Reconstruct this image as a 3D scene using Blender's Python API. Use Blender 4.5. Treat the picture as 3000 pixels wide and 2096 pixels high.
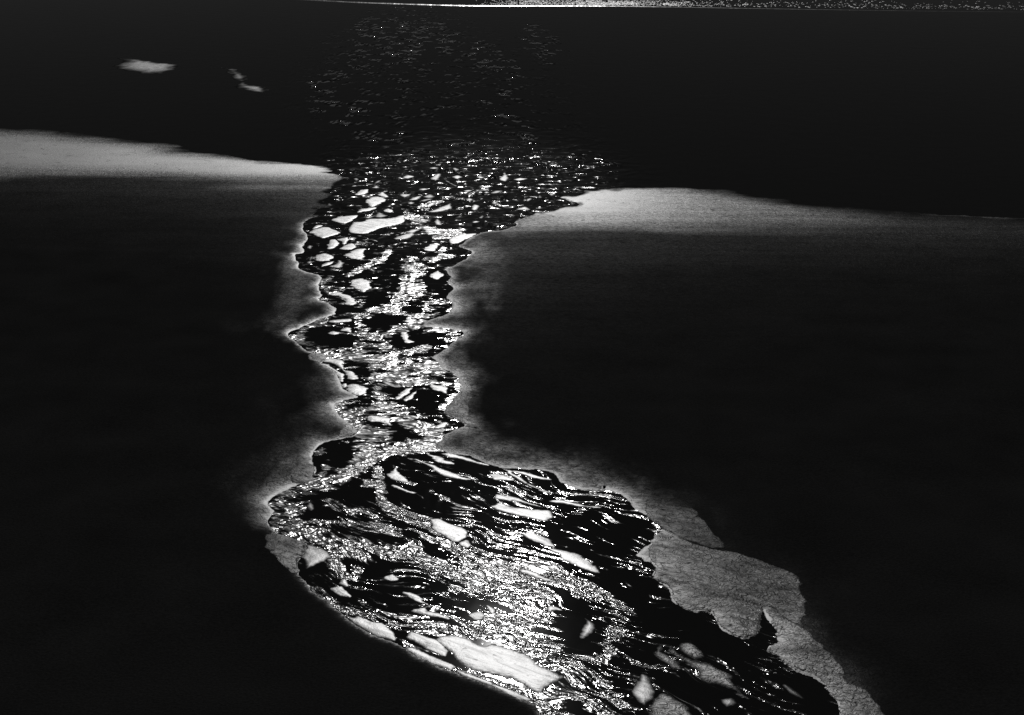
import bpy, math, random
import numpy as np
from mathutils import kdtree, noise as mnoise, Vector

# ------------------------------------------------------------------ camera, sky, sun, exposure
scene = bpy.context.scene
for o in list(bpy.data.objects):
    bpy.data.objects.remove(o)
R = math.radians
SUN_ELEV, SUN_AZ = 32.7, -0.4          # degrees; azimuth measured from +Y (out to sea) towards +X

cam_data = bpy.data.cameras.new("camera")
cam = bpy.data.objects.new("camera", cam_data)
scene.collection.objects.link(cam)
cam.location = (0, 0, 30)               # on the bluff above the beach
cam.rotation_euler = (R(70), 0, 0)
cam_data.sensor_width = 36
cam_data.lens = 18 / math.tan(R(20))
cam_data.clip_start = 0.5
cam_data.clip_end = 40000
scene.camera = cam

world = bpy.data.worlds.new("World")
scene.world = world
world.use_nodes = True
wn, wl = world.node_tree.nodes, world.node_tree.links
sky = wn.new("ShaderNodeTexSky")
sky.sky_type = 'NISHITA'
sky.sun_disc = False
sky.sun_elevation = R(SUN_ELEV)
sky.sun_rotation = R(SUN_AZ)
sky.air_density = 0.08
sky.dust_density = 0.0
bw = wn.new("ShaderNodeSeparateColor")  # black and white film behind a red filter: only the red light counts
wl.new(sky.outputs[0], bw.inputs[0])
wl.new(bw.outputs[0], wn["Background"].inputs[0])
wn["Background"].inputs[1].default_value = 0.05

sun_data = bpy.data.lights.new("sun", 'SUN')
sun_data.energy = 5.0
sun_data.angle = R(0.5)
sun_data.color = (1.0, 0.995, 0.985)
sun = bpy.data.objects.new("sun", sun_data)
scene.collection.objects.link(sun)
to_sun = Vector((math.sin(R(SUN_AZ)) * math.cos(R(SUN_ELEV)), math.cos(R(SUN_AZ)) * math.cos(R(SUN_ELEV)), math.sin(R(SUN_ELEV))))
sun.rotation_euler = to_sun.to_track_quat('Z', 'Y').to_euler()
sun.location = to_sun * 100

scene.view_settings.view_transform = 'Standard'
scene.view_settings.look = 'None'
scene.view_settings.gamma = 1.0
scene.view_settings.use_curve_mapping = False
scene.view_settings.exposure = -0.75
scene.cycles.use_denoising = False
scene.cycles.max_bounces = 4

# ------------------------------------------------------------------ the place, in metres (surveyed outlines)
WATER = [[-17.12,134.41],[-16.35,131.13],[-16.24,129.45],[-16.66,126.99],[-16.15,126.56],[-16.54,125.34],[-16.96,123.79],[-16.71,122.45],[-16.09,121.62],[-17.03,120.32],[-17.19,118.88],[-16.83,117.64],[-17.11,116.87],[-17.49,115.21],[-17.46,113.88],[-17.05,112.3],[-16.51,110.76],[-16.63,109.25],[-16.47,108.32],[-16.85,108.58],[-16.45,107.39],[-16.41,106.35],[-17.0,105.84],[-16.63,104.96],[-16.69,104.46],[-16.29,103.59],[-16.27,102.74],[-15.99,101.9],[-15.18,100.96],[-14.39,100.49],[-14.07,99.57],[-13.95,98.89],[-14.13,97.99],[-13.86,96.89],[-13.66,95.82],[-13.51,95.39],[-13.61,94.45],[-13.31,93.83],[-13.12,93.73],[-12.51,92.9],[-12.14,92.21],[-12.13,91.52],[-11.99,90.95],[-12.88,90.16],[-13.57,89.06],[-13.97,88.41],[-14.17,87.88],[-14.6,87.56],[-14.59,86.83],[-14.22,85.9],[-13.64,84.69],[-13.06,83.8],[-12.67,83.36],[-12.13,83.22],[-11.71,83.03],[-11.58,82.27],[-11.8,81.42],[-10.75,79.87],[-10.31,78.54],[-9.98,77.26],[-9.28,76.17],[-8.93,75.76],[-9.71,75.19],[-10.12,74.55],[-10.04,73.92],[-9.85,73.29],[-9.47,72.53],[-9.06,71.93],[-8.4,70.6],[-8.61,69.89],[-9.46,69.46],[-10.09,69.16],[-10.35,68.61],[-10.45,67.45],[-10.3,66.53],[-10.08,65.88],[-10.02,65.24],[-10.15,64.06],[-10.67,63.88],[-11.16,63.28],[-11.61,62.56],[-11.84,61.75],[-11.7,61.41],[-11.41,60.84],[-11.61,59.79],[-11.24,58.98],[-10.56,58.35],[-9.81,57.83],[-9.38,57.47],[-9.36,56.62],[-9.53,55.83],[-9.53,55.35],[-9.34,54.5],[-9.23,54.38],[-8.82,53.69],[-8.44,53.13],[-8.04,52.57],[-7.73,52.32],[-7.53,51.93],[-7.18,51.49],[-7.05,51.2],[-6.48,50.44],[-5.63,49.65],[-4.71,49.06],[-4.36,48.75],[-3.9,48.23],[-3.3,47.71],[-2.72,47.2],[-2.34,46.99],[-2.01,46.74],[-1.41,46.37],[-0.72,45.92],[-0.04,45.41],[0.54,44.98],[0.84,44.74],[0.99,44.21],[1.53,42.69],[2.59,40.71],[3.92,38.17],[7.4,29.64],[10.27,21.25],[19.07,21.25],[16.18,29.64],[13.43,38.17],[12.57,41.09],[12.02,44.03],[12.1,44.64],[12.01,45.22],[11.92,46.01],[11.73,46.31],[11.45,46.62],[11.0,46.93],[10.6,47.56],[10.5,47.99],[10.11,48.42],[10.36,48.86],[10.72,49.19],[10.74,49.64],[10.89,49.82],[10.68,50.33],[10.51,50.8],[10.44,51.46],[10.29,50.92],[10.03,50.1],[9.62,49.42],[9.3,49.25],[8.78,49.76],[8.46,50.51],[8.33,51.34],[7.36,51.46],[7.2,51.76],[6.84,52.38],[6.69,53.39],[6.31,54.03],[6.1,54.56],[6.44,55.37],[6.1,55.92],[5.92,55.88],[5.8,56.2],[5.56,56.41],[6.05,57.28],[6.58,58.0],[7.0,58.62],[6.95,59.08],[6.51,60.14],[6.28,60.5],[5.81,61.36],[5.73,61.73],[5.31,62.74],[4.78,63.13],[4.5,63.26],[3.99,63.13],[3.44,63.26],[2.9,63.78],[2.41,64.18],[2.31,64.72],[2.1,65.26],[1.24,65.68],[0.08,65.81],[-0.49,65.81],[-1.32,66.52],[-2.28,67.38],[-3.18,67.67],[-3.92,68.26],[-4.01,68.85],[-3.71,69.6],[-3.67,70.03],[-3.09,70.89],[-2.59,71.48],[-3.08,72.23],[-3.76,73.14],[-3.68,74.07],[-3.54,74.87],[-3.22,76.0],[-2.95,76.84],[-3.01,77.85],[-3.33,79.07],[-3.75,79.96],[-4.27,80.32],[-4.32,80.87],[-4.87,82.17],[-5.08,82.46],[-4.65,82.93],[-4.17,83.9],[-3.82,85.09],[-3.32,86.1],[-3.18,86.93],[-3.37,87.46],[-4.21,87.99],[-5.05,88.31],[-5.89,88.41],[-5.8,89.28],[-5.15,90.27],[-4.35,91.29],[-4.04,92.44],[-4.14,93.14],[-4.41,94.33],[-4.71,94.57],[-4.44,94.55],[-4.7,94.76],[-4.27,96.46],[-4.24,97.33],[-4.67,98.33],[-4.5,99.8],[-4.76,100.49],[-5.02,101.9],[-4.39,102.86],[-3.49,104.83],[-3.11,106.1],[-3.2,106.87],[-3.57,107.39],[-4.32,108.45],[-3.91,109.25],[-3.39,110.9],[-2.76,112.16],[-2.11,112.73],[-0.71,113.45],[0.41,114.91],[0.26,115.96],[1.03,117.64],[2.13,118.88],[3.24,119.84],[4.37,121.13],[4.81,122.28],[5.28,122.18],[4.77,123.45],[4.33,124.64],[5.17,125.51],[5.84,125.86],[6.27,126.62],[8.23,127.98],[12.08,128.54],[15.85,128.12],[19.52,127.16],[23.25,125.02],[27.36,122.43],[32.82,119.94],[38.36,118.48],[43.85,117.3],[54.3,114.43],[73.55,108.55],[219.89,346.26],[-219.89,346.26],[-114.63,175.27],[-80.11,164.76],[-66.67,161.09],[-57.98,158.59],[-51.49,156.36],[-44.97,153.42],[-39.91,151.14],[-35.67,148.73],[-34.18,146.05],[-28.16,143.45],[-24.11,140.12],[-20.38,138.03],[-18.22,137.09]]
SHORE = [[-114.63,175.27],[-80.11,164.76],[-66.67,161.09],[-57.98,158.59],[-51.49,156.36],[-44.97,153.42],[-39.91,151.14],[-35.67,148.73],[-34.18,146.05],[-28.16,143.45],[-24.11,140.12],[-20.38,138.03],[-18.22,137.09],[-16.34,132.39],[-3.15,127.44],[4.36,125.81],[6.27,126.62],[8.23,127.98],[12.08,128.54],[15.85,128.12],[19.52,127.16],[23.25,125.02],[27.36,122.43],[32.82,119.94],[38.36,118.48],[43.85,117.3],[54.3,114.43],[73.55,108.55]]
BARS = [["long pale sand bar slanting across the upper stream, the largest there",[[-13.56,113.3],[-13.42,115.81],[-12.69,116.11],[-12.17,117.02],[-11.27,117.17],[-10.28,117.33],[-9.35,118.26],[-9.19,115.96],[-10.09,114.91],[-10.99,114.03],[-11.63,112.87],[-12.29,112.16],[-13.04,112.3]]],["pale leaf shaped sand bar just above the left end of the long bar",[[-15.42,116.71],[-14.7,117.79],[-13.4,118.26],[-13.53,116.87],[-14.16,115.66],[-14.96,116.11]]],["pale diamond shaped sand bar beside the bulging left bank below the mouth",[[-16.69,112.59],[-16.45,113.59],[-15.8,114.32],[-15.08,113.88],[-14.16,112.44],[-14.87,111.6],[-15.42,110.76],[-16.06,111.74]]],["slim pale rim of sand along the top of the diamond shaped bar",[[-16.63,113.8],[-16.4,114.91],[-15.97,114.79],[-16.28,113.97]]],["small upright egg shaped sand bar below the diamond shaped bar",[[-14.61,107.66],[-14.69,110.07],[-14.36,110.35],[-13.91,109.25],[-14.07,107.92]]],["small notched sand bar touching the glittering tip below the long bar",[[-14.14,110.35],[-13.42,111.04],[-13.21,110.07],[-13.47,108.85],[-13.72,109.8]]],["slanting pale sand bar under the notched bar in the upper stream",[[-13.63,107.52],[-13.36,108.58],[-12.85,109.12],[-12.36,108.18],[-12.79,107.26]]],["wide pale fish shaped sand bar above the first glittering ribbon",[[-13.11,105.71],[-12.76,106.35],[-12.45,107.39],[-11.56,107.66],[-11.71,106.35],[-11.5,105.21],[-11.81,104.58],[-12.46,104.83]]],["pale half moon sand bar against the left point of the upper stream",[[-15.13,104.33],[-15.19,105.59],[-14.78,106.23],[-14.26,105.97],[-13.92,105.21],[-14.06,104.33],[-14.65,104.08]]],["thin pale sliver of sand under the half moon bar",[[-14.43,102.62],[-14.17,103.59],[-13.7,103.96],[-13.8,103.35]]],["grey curled sand bar right of the thin sliver near left bank",[[-13.88,102.62],[-13.43,103.1],[-13.34,104.33],[-12.91,103.59],[-12.9,102.62],[-13.18,102.14]]],["rounded heart shaped sand bar alone in dark water below the mouth",[[-11.7,97.77],[-11.65,99.11],[-11.16,99.45],[-10.46,98.66],[-10.27,97.11],[-10.63,96.14],[-11.09,96.89]]],["curved pale tusk shaped sand bar near the left bank bend",[[-13.06,95.6],[-12.6,96.03],[-11.91,95.6],[-11.34,94.97],[-10.85,93.32],[-11.19,93.02],[-11.53,93.32],[-11.8,94.55],[-12.37,95.18]]],["pale tongue of sand joined to the right bank at the narrow neck",[[-5.12,110.35],[-4.9,111.18],[-4.2,111.88],[-2.96,112.22],[-3.44,111.04],[-4.26,109.53],[-4.83,109.25]]],["small pale fin shaped sand bar close to the scalloped right bank",[[-6.04,99.91],[-5.84,101.07],[-5.52,101.43],[-5.1,100.26],[-5.55,99.34]]],["broken pale wedge of sand left of the right bank tongue",[[-6.87,107.39],[-6.53,108.85],[-5.78,108.99],[-6.22,107.0]]],["faint grey boomerang shaped sand bar in the middle of the mouth",[[-7.26,119.52],[-6.47,120.8],[-5.52,122.45],[-5.37,120.8],[-6.18,119.68]]],["pale drop shaped patch nearest the corner of left bank at mouth",[[-14.25,126.03],[-14.01,127.63],[-13.46,127.99],[-13.27,126.92],[-13.68,126.03]]],["rough pale clump of sand bar veined with dark water in the mouth",[[-13.1,123.45],[-12.75,124.82],[-12.21,125.16],[-11.39,124.13],[-11.76,122.78],[-12.42,121.29]]],["small pale cap of sand above the veined clump in the mouth",[[-12.27,125.86],[-11.96,126.92],[-11.33,125.3],[-11.56,125.09]]],["slim pale strip of sand between veined clump and leaf shaped bar",[[-13.44,119.36],[-13.2,120.48],[-12.01,121.13],[-12.39,120.16]]],["small pale oval sand bar above the long slanting bar",[[-11.24,120.0],[-10.9,120.64],[-10.38,120.0],[-10.68,119.36]]],["grey sickle of sand below the right end of the long slanting bar",[[-9.59,110.48],[-9.03,111.74],[-8.2,112.44],[-8.12,111.32],[-8.79,110.48]]],["ragged pale patch just above the grey sickle of sand",[[-8.81,112.73],[-8.27,113.59],[-7.67,113.45],[-8.2,112.53]]],["long flat pale strip of sand in the left loop of the stream",[[-12.38,89.5],[-11.86,89.83],[-10.9,90.05],[-10.82,89.61],[-11.39,89.39],[-11.94,89.32]]],["tiny pale almond of sand on the upper rim of the left black pool",[[-12.0,87.04],[-11.78,87.46],[-11.33,87.14],[-11.64,86.83]]],["pale hooked chip of sand right of the tiny almond by left pool",[[-11.33,87.67],[-10.97,88.2],[-10.68,87.99],[-10.56,87.25],[-10.96,87.46]]],["pale boot shaped sand bar standing in the right black pool",[[-7.23,86.93],[-7.05,87.25],[-6.77,86.72],[-6.75,85.9],[-6.35,85.39],[-6.83,85.19]]],["broad pale shelf of sand at the left bank, split by dark crack",[[-11.67,81.7],[-11.47,82.17],[-10.54,81.98],[-10.43,81.24],[-10.15,80.14],[-9.68,79.96],[-9.36,79.25],[-9.18,78.72],[-9.53,78.54],[-9.85,78.72],[-10.04,79.6],[-10.82,81.05],[-11.26,81.46]]],["narrow outer ledge of wet sand below the split pale shelf",[[-11.74,81.24],[-11.2,80.96],[-10.43,79.87],[-10.12,79.21],[-10.09,78.63],[-10.18,78.2],[-10.38,78.89],[-10.75,79.87]]],["smooth pale pebble shaped sand bar in the narrow left neck",[[-9.69,77.68],[-9.27,77.85],[-8.59,77.17],[-8.49,76.75],[-8.83,75.92],[-9.42,76.33],[-9.66,76.84]]],["tiny pale tab of sand against left bank above pebble shaped bar",[[-10.09,77.68],[-9.87,77.94],[-9.76,77.55],[-9.89,77.26]]],["slanting pale blade of sand in the right oval pool",[[-6.67,75.35],[-6.6,76.0],[-6.3,76.84],[-5.9,77.17],[-6.02,76.33],[-6.4,75.68]]],["second shorter blade of sand lying below the slanting blade",[[-6.24,75.19],[-5.99,75.92],[-5.56,76.75],[-5.78,75.51],[-6.05,75.03]]],["pale saddle shaped sand bar at the top right of the oval pool",[[-4.89,77.85],[-4.51,77.68],[-3.81,77.17],[-3.81,76.33],[-4.21,76.58],[-4.66,77.0]]],["smooth white slipper shaped sand bar beside the glittering ribbon bend",[[-8.14,72.53],[-7.88,72.91],[-7.05,72.68],[-6.78,72.23],[-6.64,71.56],[-6.9,71.63],[-7.28,72.0],[-7.75,72.08]]],["small pale dash of sand beside the pointed right bank spit",[[-4.15,71.19],[-3.82,71.93],[-3.53,71.85],[-3.73,71.33]]],["short pale streak of sand above the right black pool",[[-7.21,89.5],[-6.96,89.94],[-6.46,89.83],[-6.71,89.39]]],["long pale streak of sand trailing right from the stream narrows",[[-4.99,66.92],[-4.53,66.4],[-3.97,66.01],[-3.14,65.24],[-2.59,64.74],[-2.06,64.49],[-2.85,64.56],[-3.39,64.87],[-3.95,65.63]]],["short pale streak of sand just below the fan of furrows",[[-4.5,67.72],[-4.21,67.45],[-3.76,67.19],[-3.19,66.53],[-3.02,66.33],[-3.57,66.46],[-4.2,67.19]]],["white needle of sand along the upper right bank below the furrows",[[-3.79,67.86],[-2.96,67.45],[-2.13,66.92],[-1.3,66.33],[-1.19,66.2],[-1.84,66.4],[-2.94,67.06]]],["pale triangular sand bar with combed right side in dark water",[[-6.28,64.87],[-5.99,65.88],[-5.8,65.37],[-5.36,64.49],[-5.28,64.12],[-5.83,64.43]]],["thin pale thread of sand below the combed triangle",[[-5.98,63.7],[-5.56,63.58],[-5.11,63.16],[-4.43,62.86],[-5.2,62.94]]],["white torn sand bar with curled lobe in the middle of lower stream",[[-3.76,59.96],[-3.41,59.96],[-3.05,59.52],[-2.6,59.2],[-2.3,59.09],[-2.11,58.46],[-2.36,57.83],[-2.69,57.73],[-3.09,58.14],[-3.44,58.56],[-3.77,59.2]]],["small pale tail of sand just below the torn curled bar",[[-2.39,57.57],[-2.12,57.87],[-1.91,57.42],[-2.05,57.17]]],["small grey shell shaped patch in dark water by the left ribbon",[[-9.92,61.41],[-9.81,61.75],[-9.54,61.18],[-9.66,60.95]]],["smooth grey arrowhead of sand jutting from the lower left bank",[[-9.31,57.32],[-8.84,57.02],[-8.27,56.72],[-8.19,56.23],[-8.57,55.64],[-9.07,55.21],[-9.38,56.13],[-9.38,56.82]]],["thin pale streak of sand left of the torn curled bar",[[-4.91,57.53],[-4.53,57.42],[-4.03,57.12],[-4.42,57.17]]],["small pale fan of sand in the lower left shallows",[[-7.47,53.86],[-7.3,54.22],[-7.04,53.68],[-7.14,53.55]]],["pale split patch of sand right of small fan in lower shallows",[[-5.5,54.32],[-5.25,54.64],[-4.95,54.22],[-5.26,54.13]]],["broad pale cigar shaped sand bar in the right half of lower stream",[[-1.01,61.36],[-0.58,61.73],[-0.14,61.36],[0.62,61.11],[1.71,60.99],[1.97,60.5],[1.74,60.02],[1.47,59.85],[0.94,60.14],[0.19,60.5],[-0.46,60.87]]],["white pointed sand bar directly above the cigar shaped bar",[[-0.91,62.11],[-0.75,62.74],[-0.14,62.49],[0.63,61.98],[1.17,61.6],[1.55,61.23],[0.9,61.51],[-0.03,62.03]]],["white wedge of sand under the upper right bank of lower stream",[[-1.06,64.99],[-0.84,65.19],[-0.38,64.99],[0.08,64.38],[-0.49,64.45],[-0.89,64.51]]],["white leaf of sand below the cigar shaped bar",[[0.44,58.51],[0.86,58.62],[1.38,58.28],[1.79,57.83],[1.93,57.28],[1.52,57.39],[1.01,57.83],[0.7,58.17]]],["long pale frayed sand bar stepping down right of the white leaf",[[1.76,56.95],[2.12,56.95],[2.83,56.62],[3.25,55.98],[3.71,55.15],[3.84,54.79],[3.41,54.99],[2.98,55.46],[2.35,55.98],[2.06,56.52]]],["white streak of sand inside the widest glittering ribbon",[[0.32,54.94],[0.67,55.04],[1.26,54.53],[1.79,54.13],[2.26,53.64],[1.69,53.93],[1.06,54.33]]],["long thin pale ridge running beside the white wedge",[[-0.55,65.88],[-0.15,65.5],[0.43,64.65],[0.93,63.91],[1.65,63.13],[2.2,62.87],[1.53,63.13],[0.76,63.91],[-0.03,64.95]]],["thin pale comb of sand below the dark water at right",[[1.79,61.98],[2.28,62.11],[3.36,61.6],[4.22,61.23],[3.57,61.36],[2.54,61.6]]],["thin white lip of sand under the right bank hook",[[0.08,65.4],[0.66,65.4],[1.23,64.99],[1.96,64.45],[1.34,64.58],[0.66,64.99]]],["grey kidney shaped sand bar in black water near the bottom",[[2.84,49.42],[2.9,50.07],[3.05,50.63],[3.01,50.91],[3.29,50.67],[3.42,50.3],[3.25,49.79],[2.99,49.52]]],["small white horn of sand up left of the kidney shaped bar",[[1.54,51.93],[1.81,51.83],[2.05,51.58],[1.65,51.53],[1.57,51.29]]],["largest sand bar, smooth and pale with dark flecks, near bottom left bank",[[-3.01,49.33],[-2.45,49.56],[-1.76,49.24],[-1.23,48.89],[-0.75,48.84],[-0.09,48.53],[0.52,48.18],[0.8,47.75],[1.3,47.24],[1.75,46.82],[1.97,46.51],[1.45,46.05],[1.15,45.7],[0.99,45.51],[0.68,45.88],[0.19,46.37],[-0.41,46.66],[-1.33,46.91],[-1.89,47.33],[-2.18,47.67],[-2.39,48.27],[-2.8,48.89]]],["pale ragged bar hugging the dark lower left bank",[[-7.05,51.2],[-6.75,51.1],[-6.13,50.82],[-5.8,50.53],[-5.41,50.49],[-5.08,50.07],[-4.74,49.42],[-4.69,49.1],[-5.02,49.37],[-5.63,49.72],[-6.16,50.2],[-6.48,50.49]]],["narrow pale edge strip of sand left below the largest sand bar",[[-4.39,48.84],[-3.92,48.64],[-3.37,48.14],[-2.79,47.77],[-2.36,47.37],[-2.32,46.97],[-2.72,47.16],[-3.3,47.65],[-3.89,48.16]]],["narrow pale edge strip of sand under the tip of largest bar",[[-0.77,46.1],[-0.22,45.8],[0.18,45.54],[0.63,45.15],[0.58,44.94],[0.23,45.15],[-0.31,45.51]]],["narrow pale edge strip of sand midway along the dark lower left bank",[[-2.16,46.97],[-1.69,46.78],[-1.18,46.48],[-0.72,46.17],[-0.81,45.99],[-1.31,46.29],[-1.82,46.59]]],["pale streaked spit of sand upstream of the largest bar",[[-4.26,49.42],[-4.04,49.74],[-3.49,49.38],[-3.05,49.15],[-2.79,48.71],[-2.53,48.27],[-2.66,48.01],[-3.05,48.27],[-3.45,48.71],[-3.91,49.11]]],["grey tent shaped sand bar at the bottom edge",[[4.54,45.49],[4.76,45.92],[5.05,46.66],[5.24,46.33],[5.34,45.92],[5.34,45.45],[5.22,45.05],[4.96,44.63],[4.71,44.9]]],["rumpled grey sand bar leaving the bottom edge right of the tent shape",[[5.04,44.59],[5.44,45.09],[5.69,45.37],[6.06,45.05],[6.34,44.74],[6.56,44.03],[6.69,43.32],[5.73,43.17],[5.2,43.91]]],["rumpled grey island of sand in the black water at lower right",[[6.71,48.89],[7.15,48.97],[7.37,48.44],[7.5,48.01],[7.16,47.84],[6.75,48.36]]],["long rumpled grey bar running down to the bottom right",[[6.31,48.71],[6.62,48.01],[7.05,47.71],[7.71,47.41],[8.31,46.74],[8.45,46.17],[8.59,45.61],[8.79,45.13],[8.38,45.68],[7.77,46.17],[7.27,46.49],[7.2,47.07],[6.8,47.62],[6.36,48.27]]],["grey hooked sand bar left of the long rumpled bar",[[5.7,48.18],[5.94,48.8],[5.85,48.36],[6.15,48.01],[6.54,47.33],[6.56,47.07],[6.24,47.16],[5.92,47.67]]],["small grey feathered patch near the bottom edge at right",[[7.81,45.03],[8.22,45.12],[8.38,44.74],[7.97,44.59]]],["thin grey sliver of sand in black water left of rough apron",[[10.37,46.01],[10.64,45.61],[10.88,45.12],[10.51,45.51]]],["white duck shaped sand bar in the rippled lower left shallows",[[-4.16,51.53],[-3.63,51.83],[-3.56,51.49],[-3.01,51.2],[-2.7,50.91],[-3.29,51.01]]],["soft white patch of sand at the head of the combed ripples",[[-1.72,51.2],[-1.33,51.49],[-1.13,51.1],[-1.52,50.86]]],["soft white nub of sand above the soft white patch",[[-1.07,51.97],[-0.69,51.58],[-0.86,51.27]]],["pale tooth of sand at the top of the lower left fan",[[-7.45,54.01],[-7.29,54.22],[-7.02,53.64],[-7.23,53.69]]],["pale streaky fan of sand under the pale tooth",[[-7.71,53.38],[-7.37,53.54],[-7.05,52.97],[-6.87,52.67],[-7.34,52.87]]],["pale split streak of sand in middle of lower left shallows",[[-4.72,53.03],[-4.41,53.03],[-3.98,52.57],[-3.55,52.07],[-4.02,52.42]]]]
MOUTH_GLINTS = [["small pale wedge midway up the mouth, above the long slanting bar",[[-10.27,125.86],[-9.93,126.21],[-9.22,126.03],[-9.76,124.99]]],["slanted pale lens just right of the small pale wedge",[[-9.27,123.79],[-9.01,124.64],[-8.36,125.34],[-8.49,124.13]]],["flat pale lens high in the middle of the mouth",[[-10.51,133.04],[-10.15,134.02],[-9.43,133.62],[-9.97,132.65]]],["pale winged fleck right of the flat high lens",[[-7.74,132.65],[-7.48,134.21],[-6.98,134.61],[-6.98,132.85],[-7.26,131.7]]],["bright oval fleck right of the winged fleck",[[-5.7,133.24],[-5.3,134.02],[-4.84,133.24],[-5.24,132.38]]],["tiny pale oval near the upper left of the mouth",[[-13.01,128.9],[-12.76,129.45],[-12.39,129.01],[-12.68,128.53]]],["pale triangular fleck below the faint boomerang bar",[[-6.54,116.11],[-6.36,117.02],[-5.89,115.06],[-6.42,115.21]]],["small pale oval at the right end of the long slanting bar",[[-8.08,117.64],[-7.8,118.1],[-7.5,117.48],[-7.75,117.17]]],["grey lens directly above the upper glitter streak",[[-8.14,123.72],[-7.62,124.4],[-7.13,124.3],[-7.89,123.45]]],["grey lens stacked on the one above the upper glitter streak",[[-7.99,125.16],[-7.55,126.03],[-7.09,125.16],[-7.55,124.71]]],["pale peaked fleck in the right half of the mouth",[[-1.24,132.27],[-0.83,134.02],[-0.74,135.01],[-0.35,132.85],[-0.64,131.51]]],["flat pale lens to the right of the peaked fleck",[[0.21,132.08],[0.73,132.85],[1.41,132.46],[0.72,131.7]]],["flat pale lens beside the short glitter streak in mid mouth",[[-4.51,127.45],[-4.1,127.81],[-3.64,127.63],[-4.16,126.99]]],["grey slanting lens right of the short glitter streak",[[-1.93,126.56],[-1.53,127.45],[-0.91,127.45],[-1.36,126.56]]],["small pale tab below the short glitter streak",[[-4.15,123.96],[-3.93,124.64],[-3.51,124.13],[-3.81,123.45]]],["pale pointed lens near the right bank below the point",[[0.43,120.48],[1.14,121.29],[1.53,120.32]]],["bright rounded fleck below the small pale tab",[[-3.57,120.48],[-3.38,122.11],[-2.94,121.78],[-3.02,120.48],[-3.33,120.16]]],["grey hooked fleck directly above the bright oval fleck",[[-5.89,137.23],[-5.54,137.31],[-5.24,136.41],[-5.57,135.93]]],["thin pale lens at the very top of the mouth",[[-8.18,137.15],[-7.76,137.56],[-7.3,137.23],[-7.72,136.82]]],["thin pale dash left of the short glitter streak",[[-8.68,128.17],[-8.21,128.53],[-7.69,128.17],[-8.24,127.74]]],["small pale dart left of the peaked fleck",[[-3.41,133.43],[-3.07,133.62],[-2.67,133.04],[-3.05,132.65]]],["tiny lens touching the right end of the short glitter streak",[[-2.59,126.85],[-2.35,127.2],[-2.1,126.85],[-2.38,126.49]]],["small bright flake right of the bright rounded fleck",[[-1.8,122.95],[-1.48,123.18],[-1.28,122.78],[-1.56,122.45]]],["small grey scale close to the right point of the mouth",[[3.39,126.03],[3.65,126.56],[3.92,126.03],[3.62,125.58]]],["tiny upright chip left of the grey scale",[[2.39,124.82],[2.53,125.68],[2.67,124.82]]],["small pale square chip below the tiny upright chip",[[1.33,124.13],[1.66,124.54],[1.77,124.2],[1.4,123.45]]],["tiny grey lens low in the right half of the mouth",[[-2.81,117.64],[-2.59,118.26],[-2.39,117.95],[-2.65,117.33]]],["thin pale dash low in the mouth beside dark water",[[-3.37,115.96],[-3.08,116.35],[-2.77,116.11],[-3.11,115.81]]],["tiny grey lens closest to the left corner of the mouth",[[-15.18,132.46],[-14.96,132.85],[-14.63,132.15],[-14.85,131.77]]],["small bent sliver left of the flat high lens",[[-12.95,130.56],[-12.87,131.51],[-12.46,131.77],[-12.65,130.94]]],["tiny bright dot touching the left of the flat high lens",[[-10.93,132.85],[-10.79,133.31],[-10.58,132.85],[-10.73,132.54]]],["thin pale lens above the left part of the long slanting bar",[[-12.67,117.48],[-12.35,118.1],[-11.94,117.88],[-12.27,117.33]]],["grey swirled patch above the middle of the long slanting bar",[[-11.79,117.95],[-11.54,119.36],[-10.99,118.41],[-10.74,118.26],[-11.31,117.64]]],["tiny pale dash above the right end of the long bar",[[-9.28,122.78],[-9.07,123.11],[-8.76,122.78],[-9.02,122.38]]],["thin slanting thread below the bright oval fleck",[[-6.32,131.7],[-6.05,131.32],[-5.22,129.45],[-5.75,130.19]]],["tiny pale chip under the half moon bar by left bank",[[-15.68,103.59],[-15.54,104.08],[-15.3,103.84],[-15.45,103.4]]],["tiny pale chip by the left bank above the half moon bar",[[-16.25,108.05],[-16.15,108.58],[-15.9,108.32],[-16.02,107.66]]],["tiny pale chip left of the half moon bar",[[-15.68,104.58],[-15.62,105.46],[-15.43,105.08],[-15.49,104.21]]]]
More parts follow.
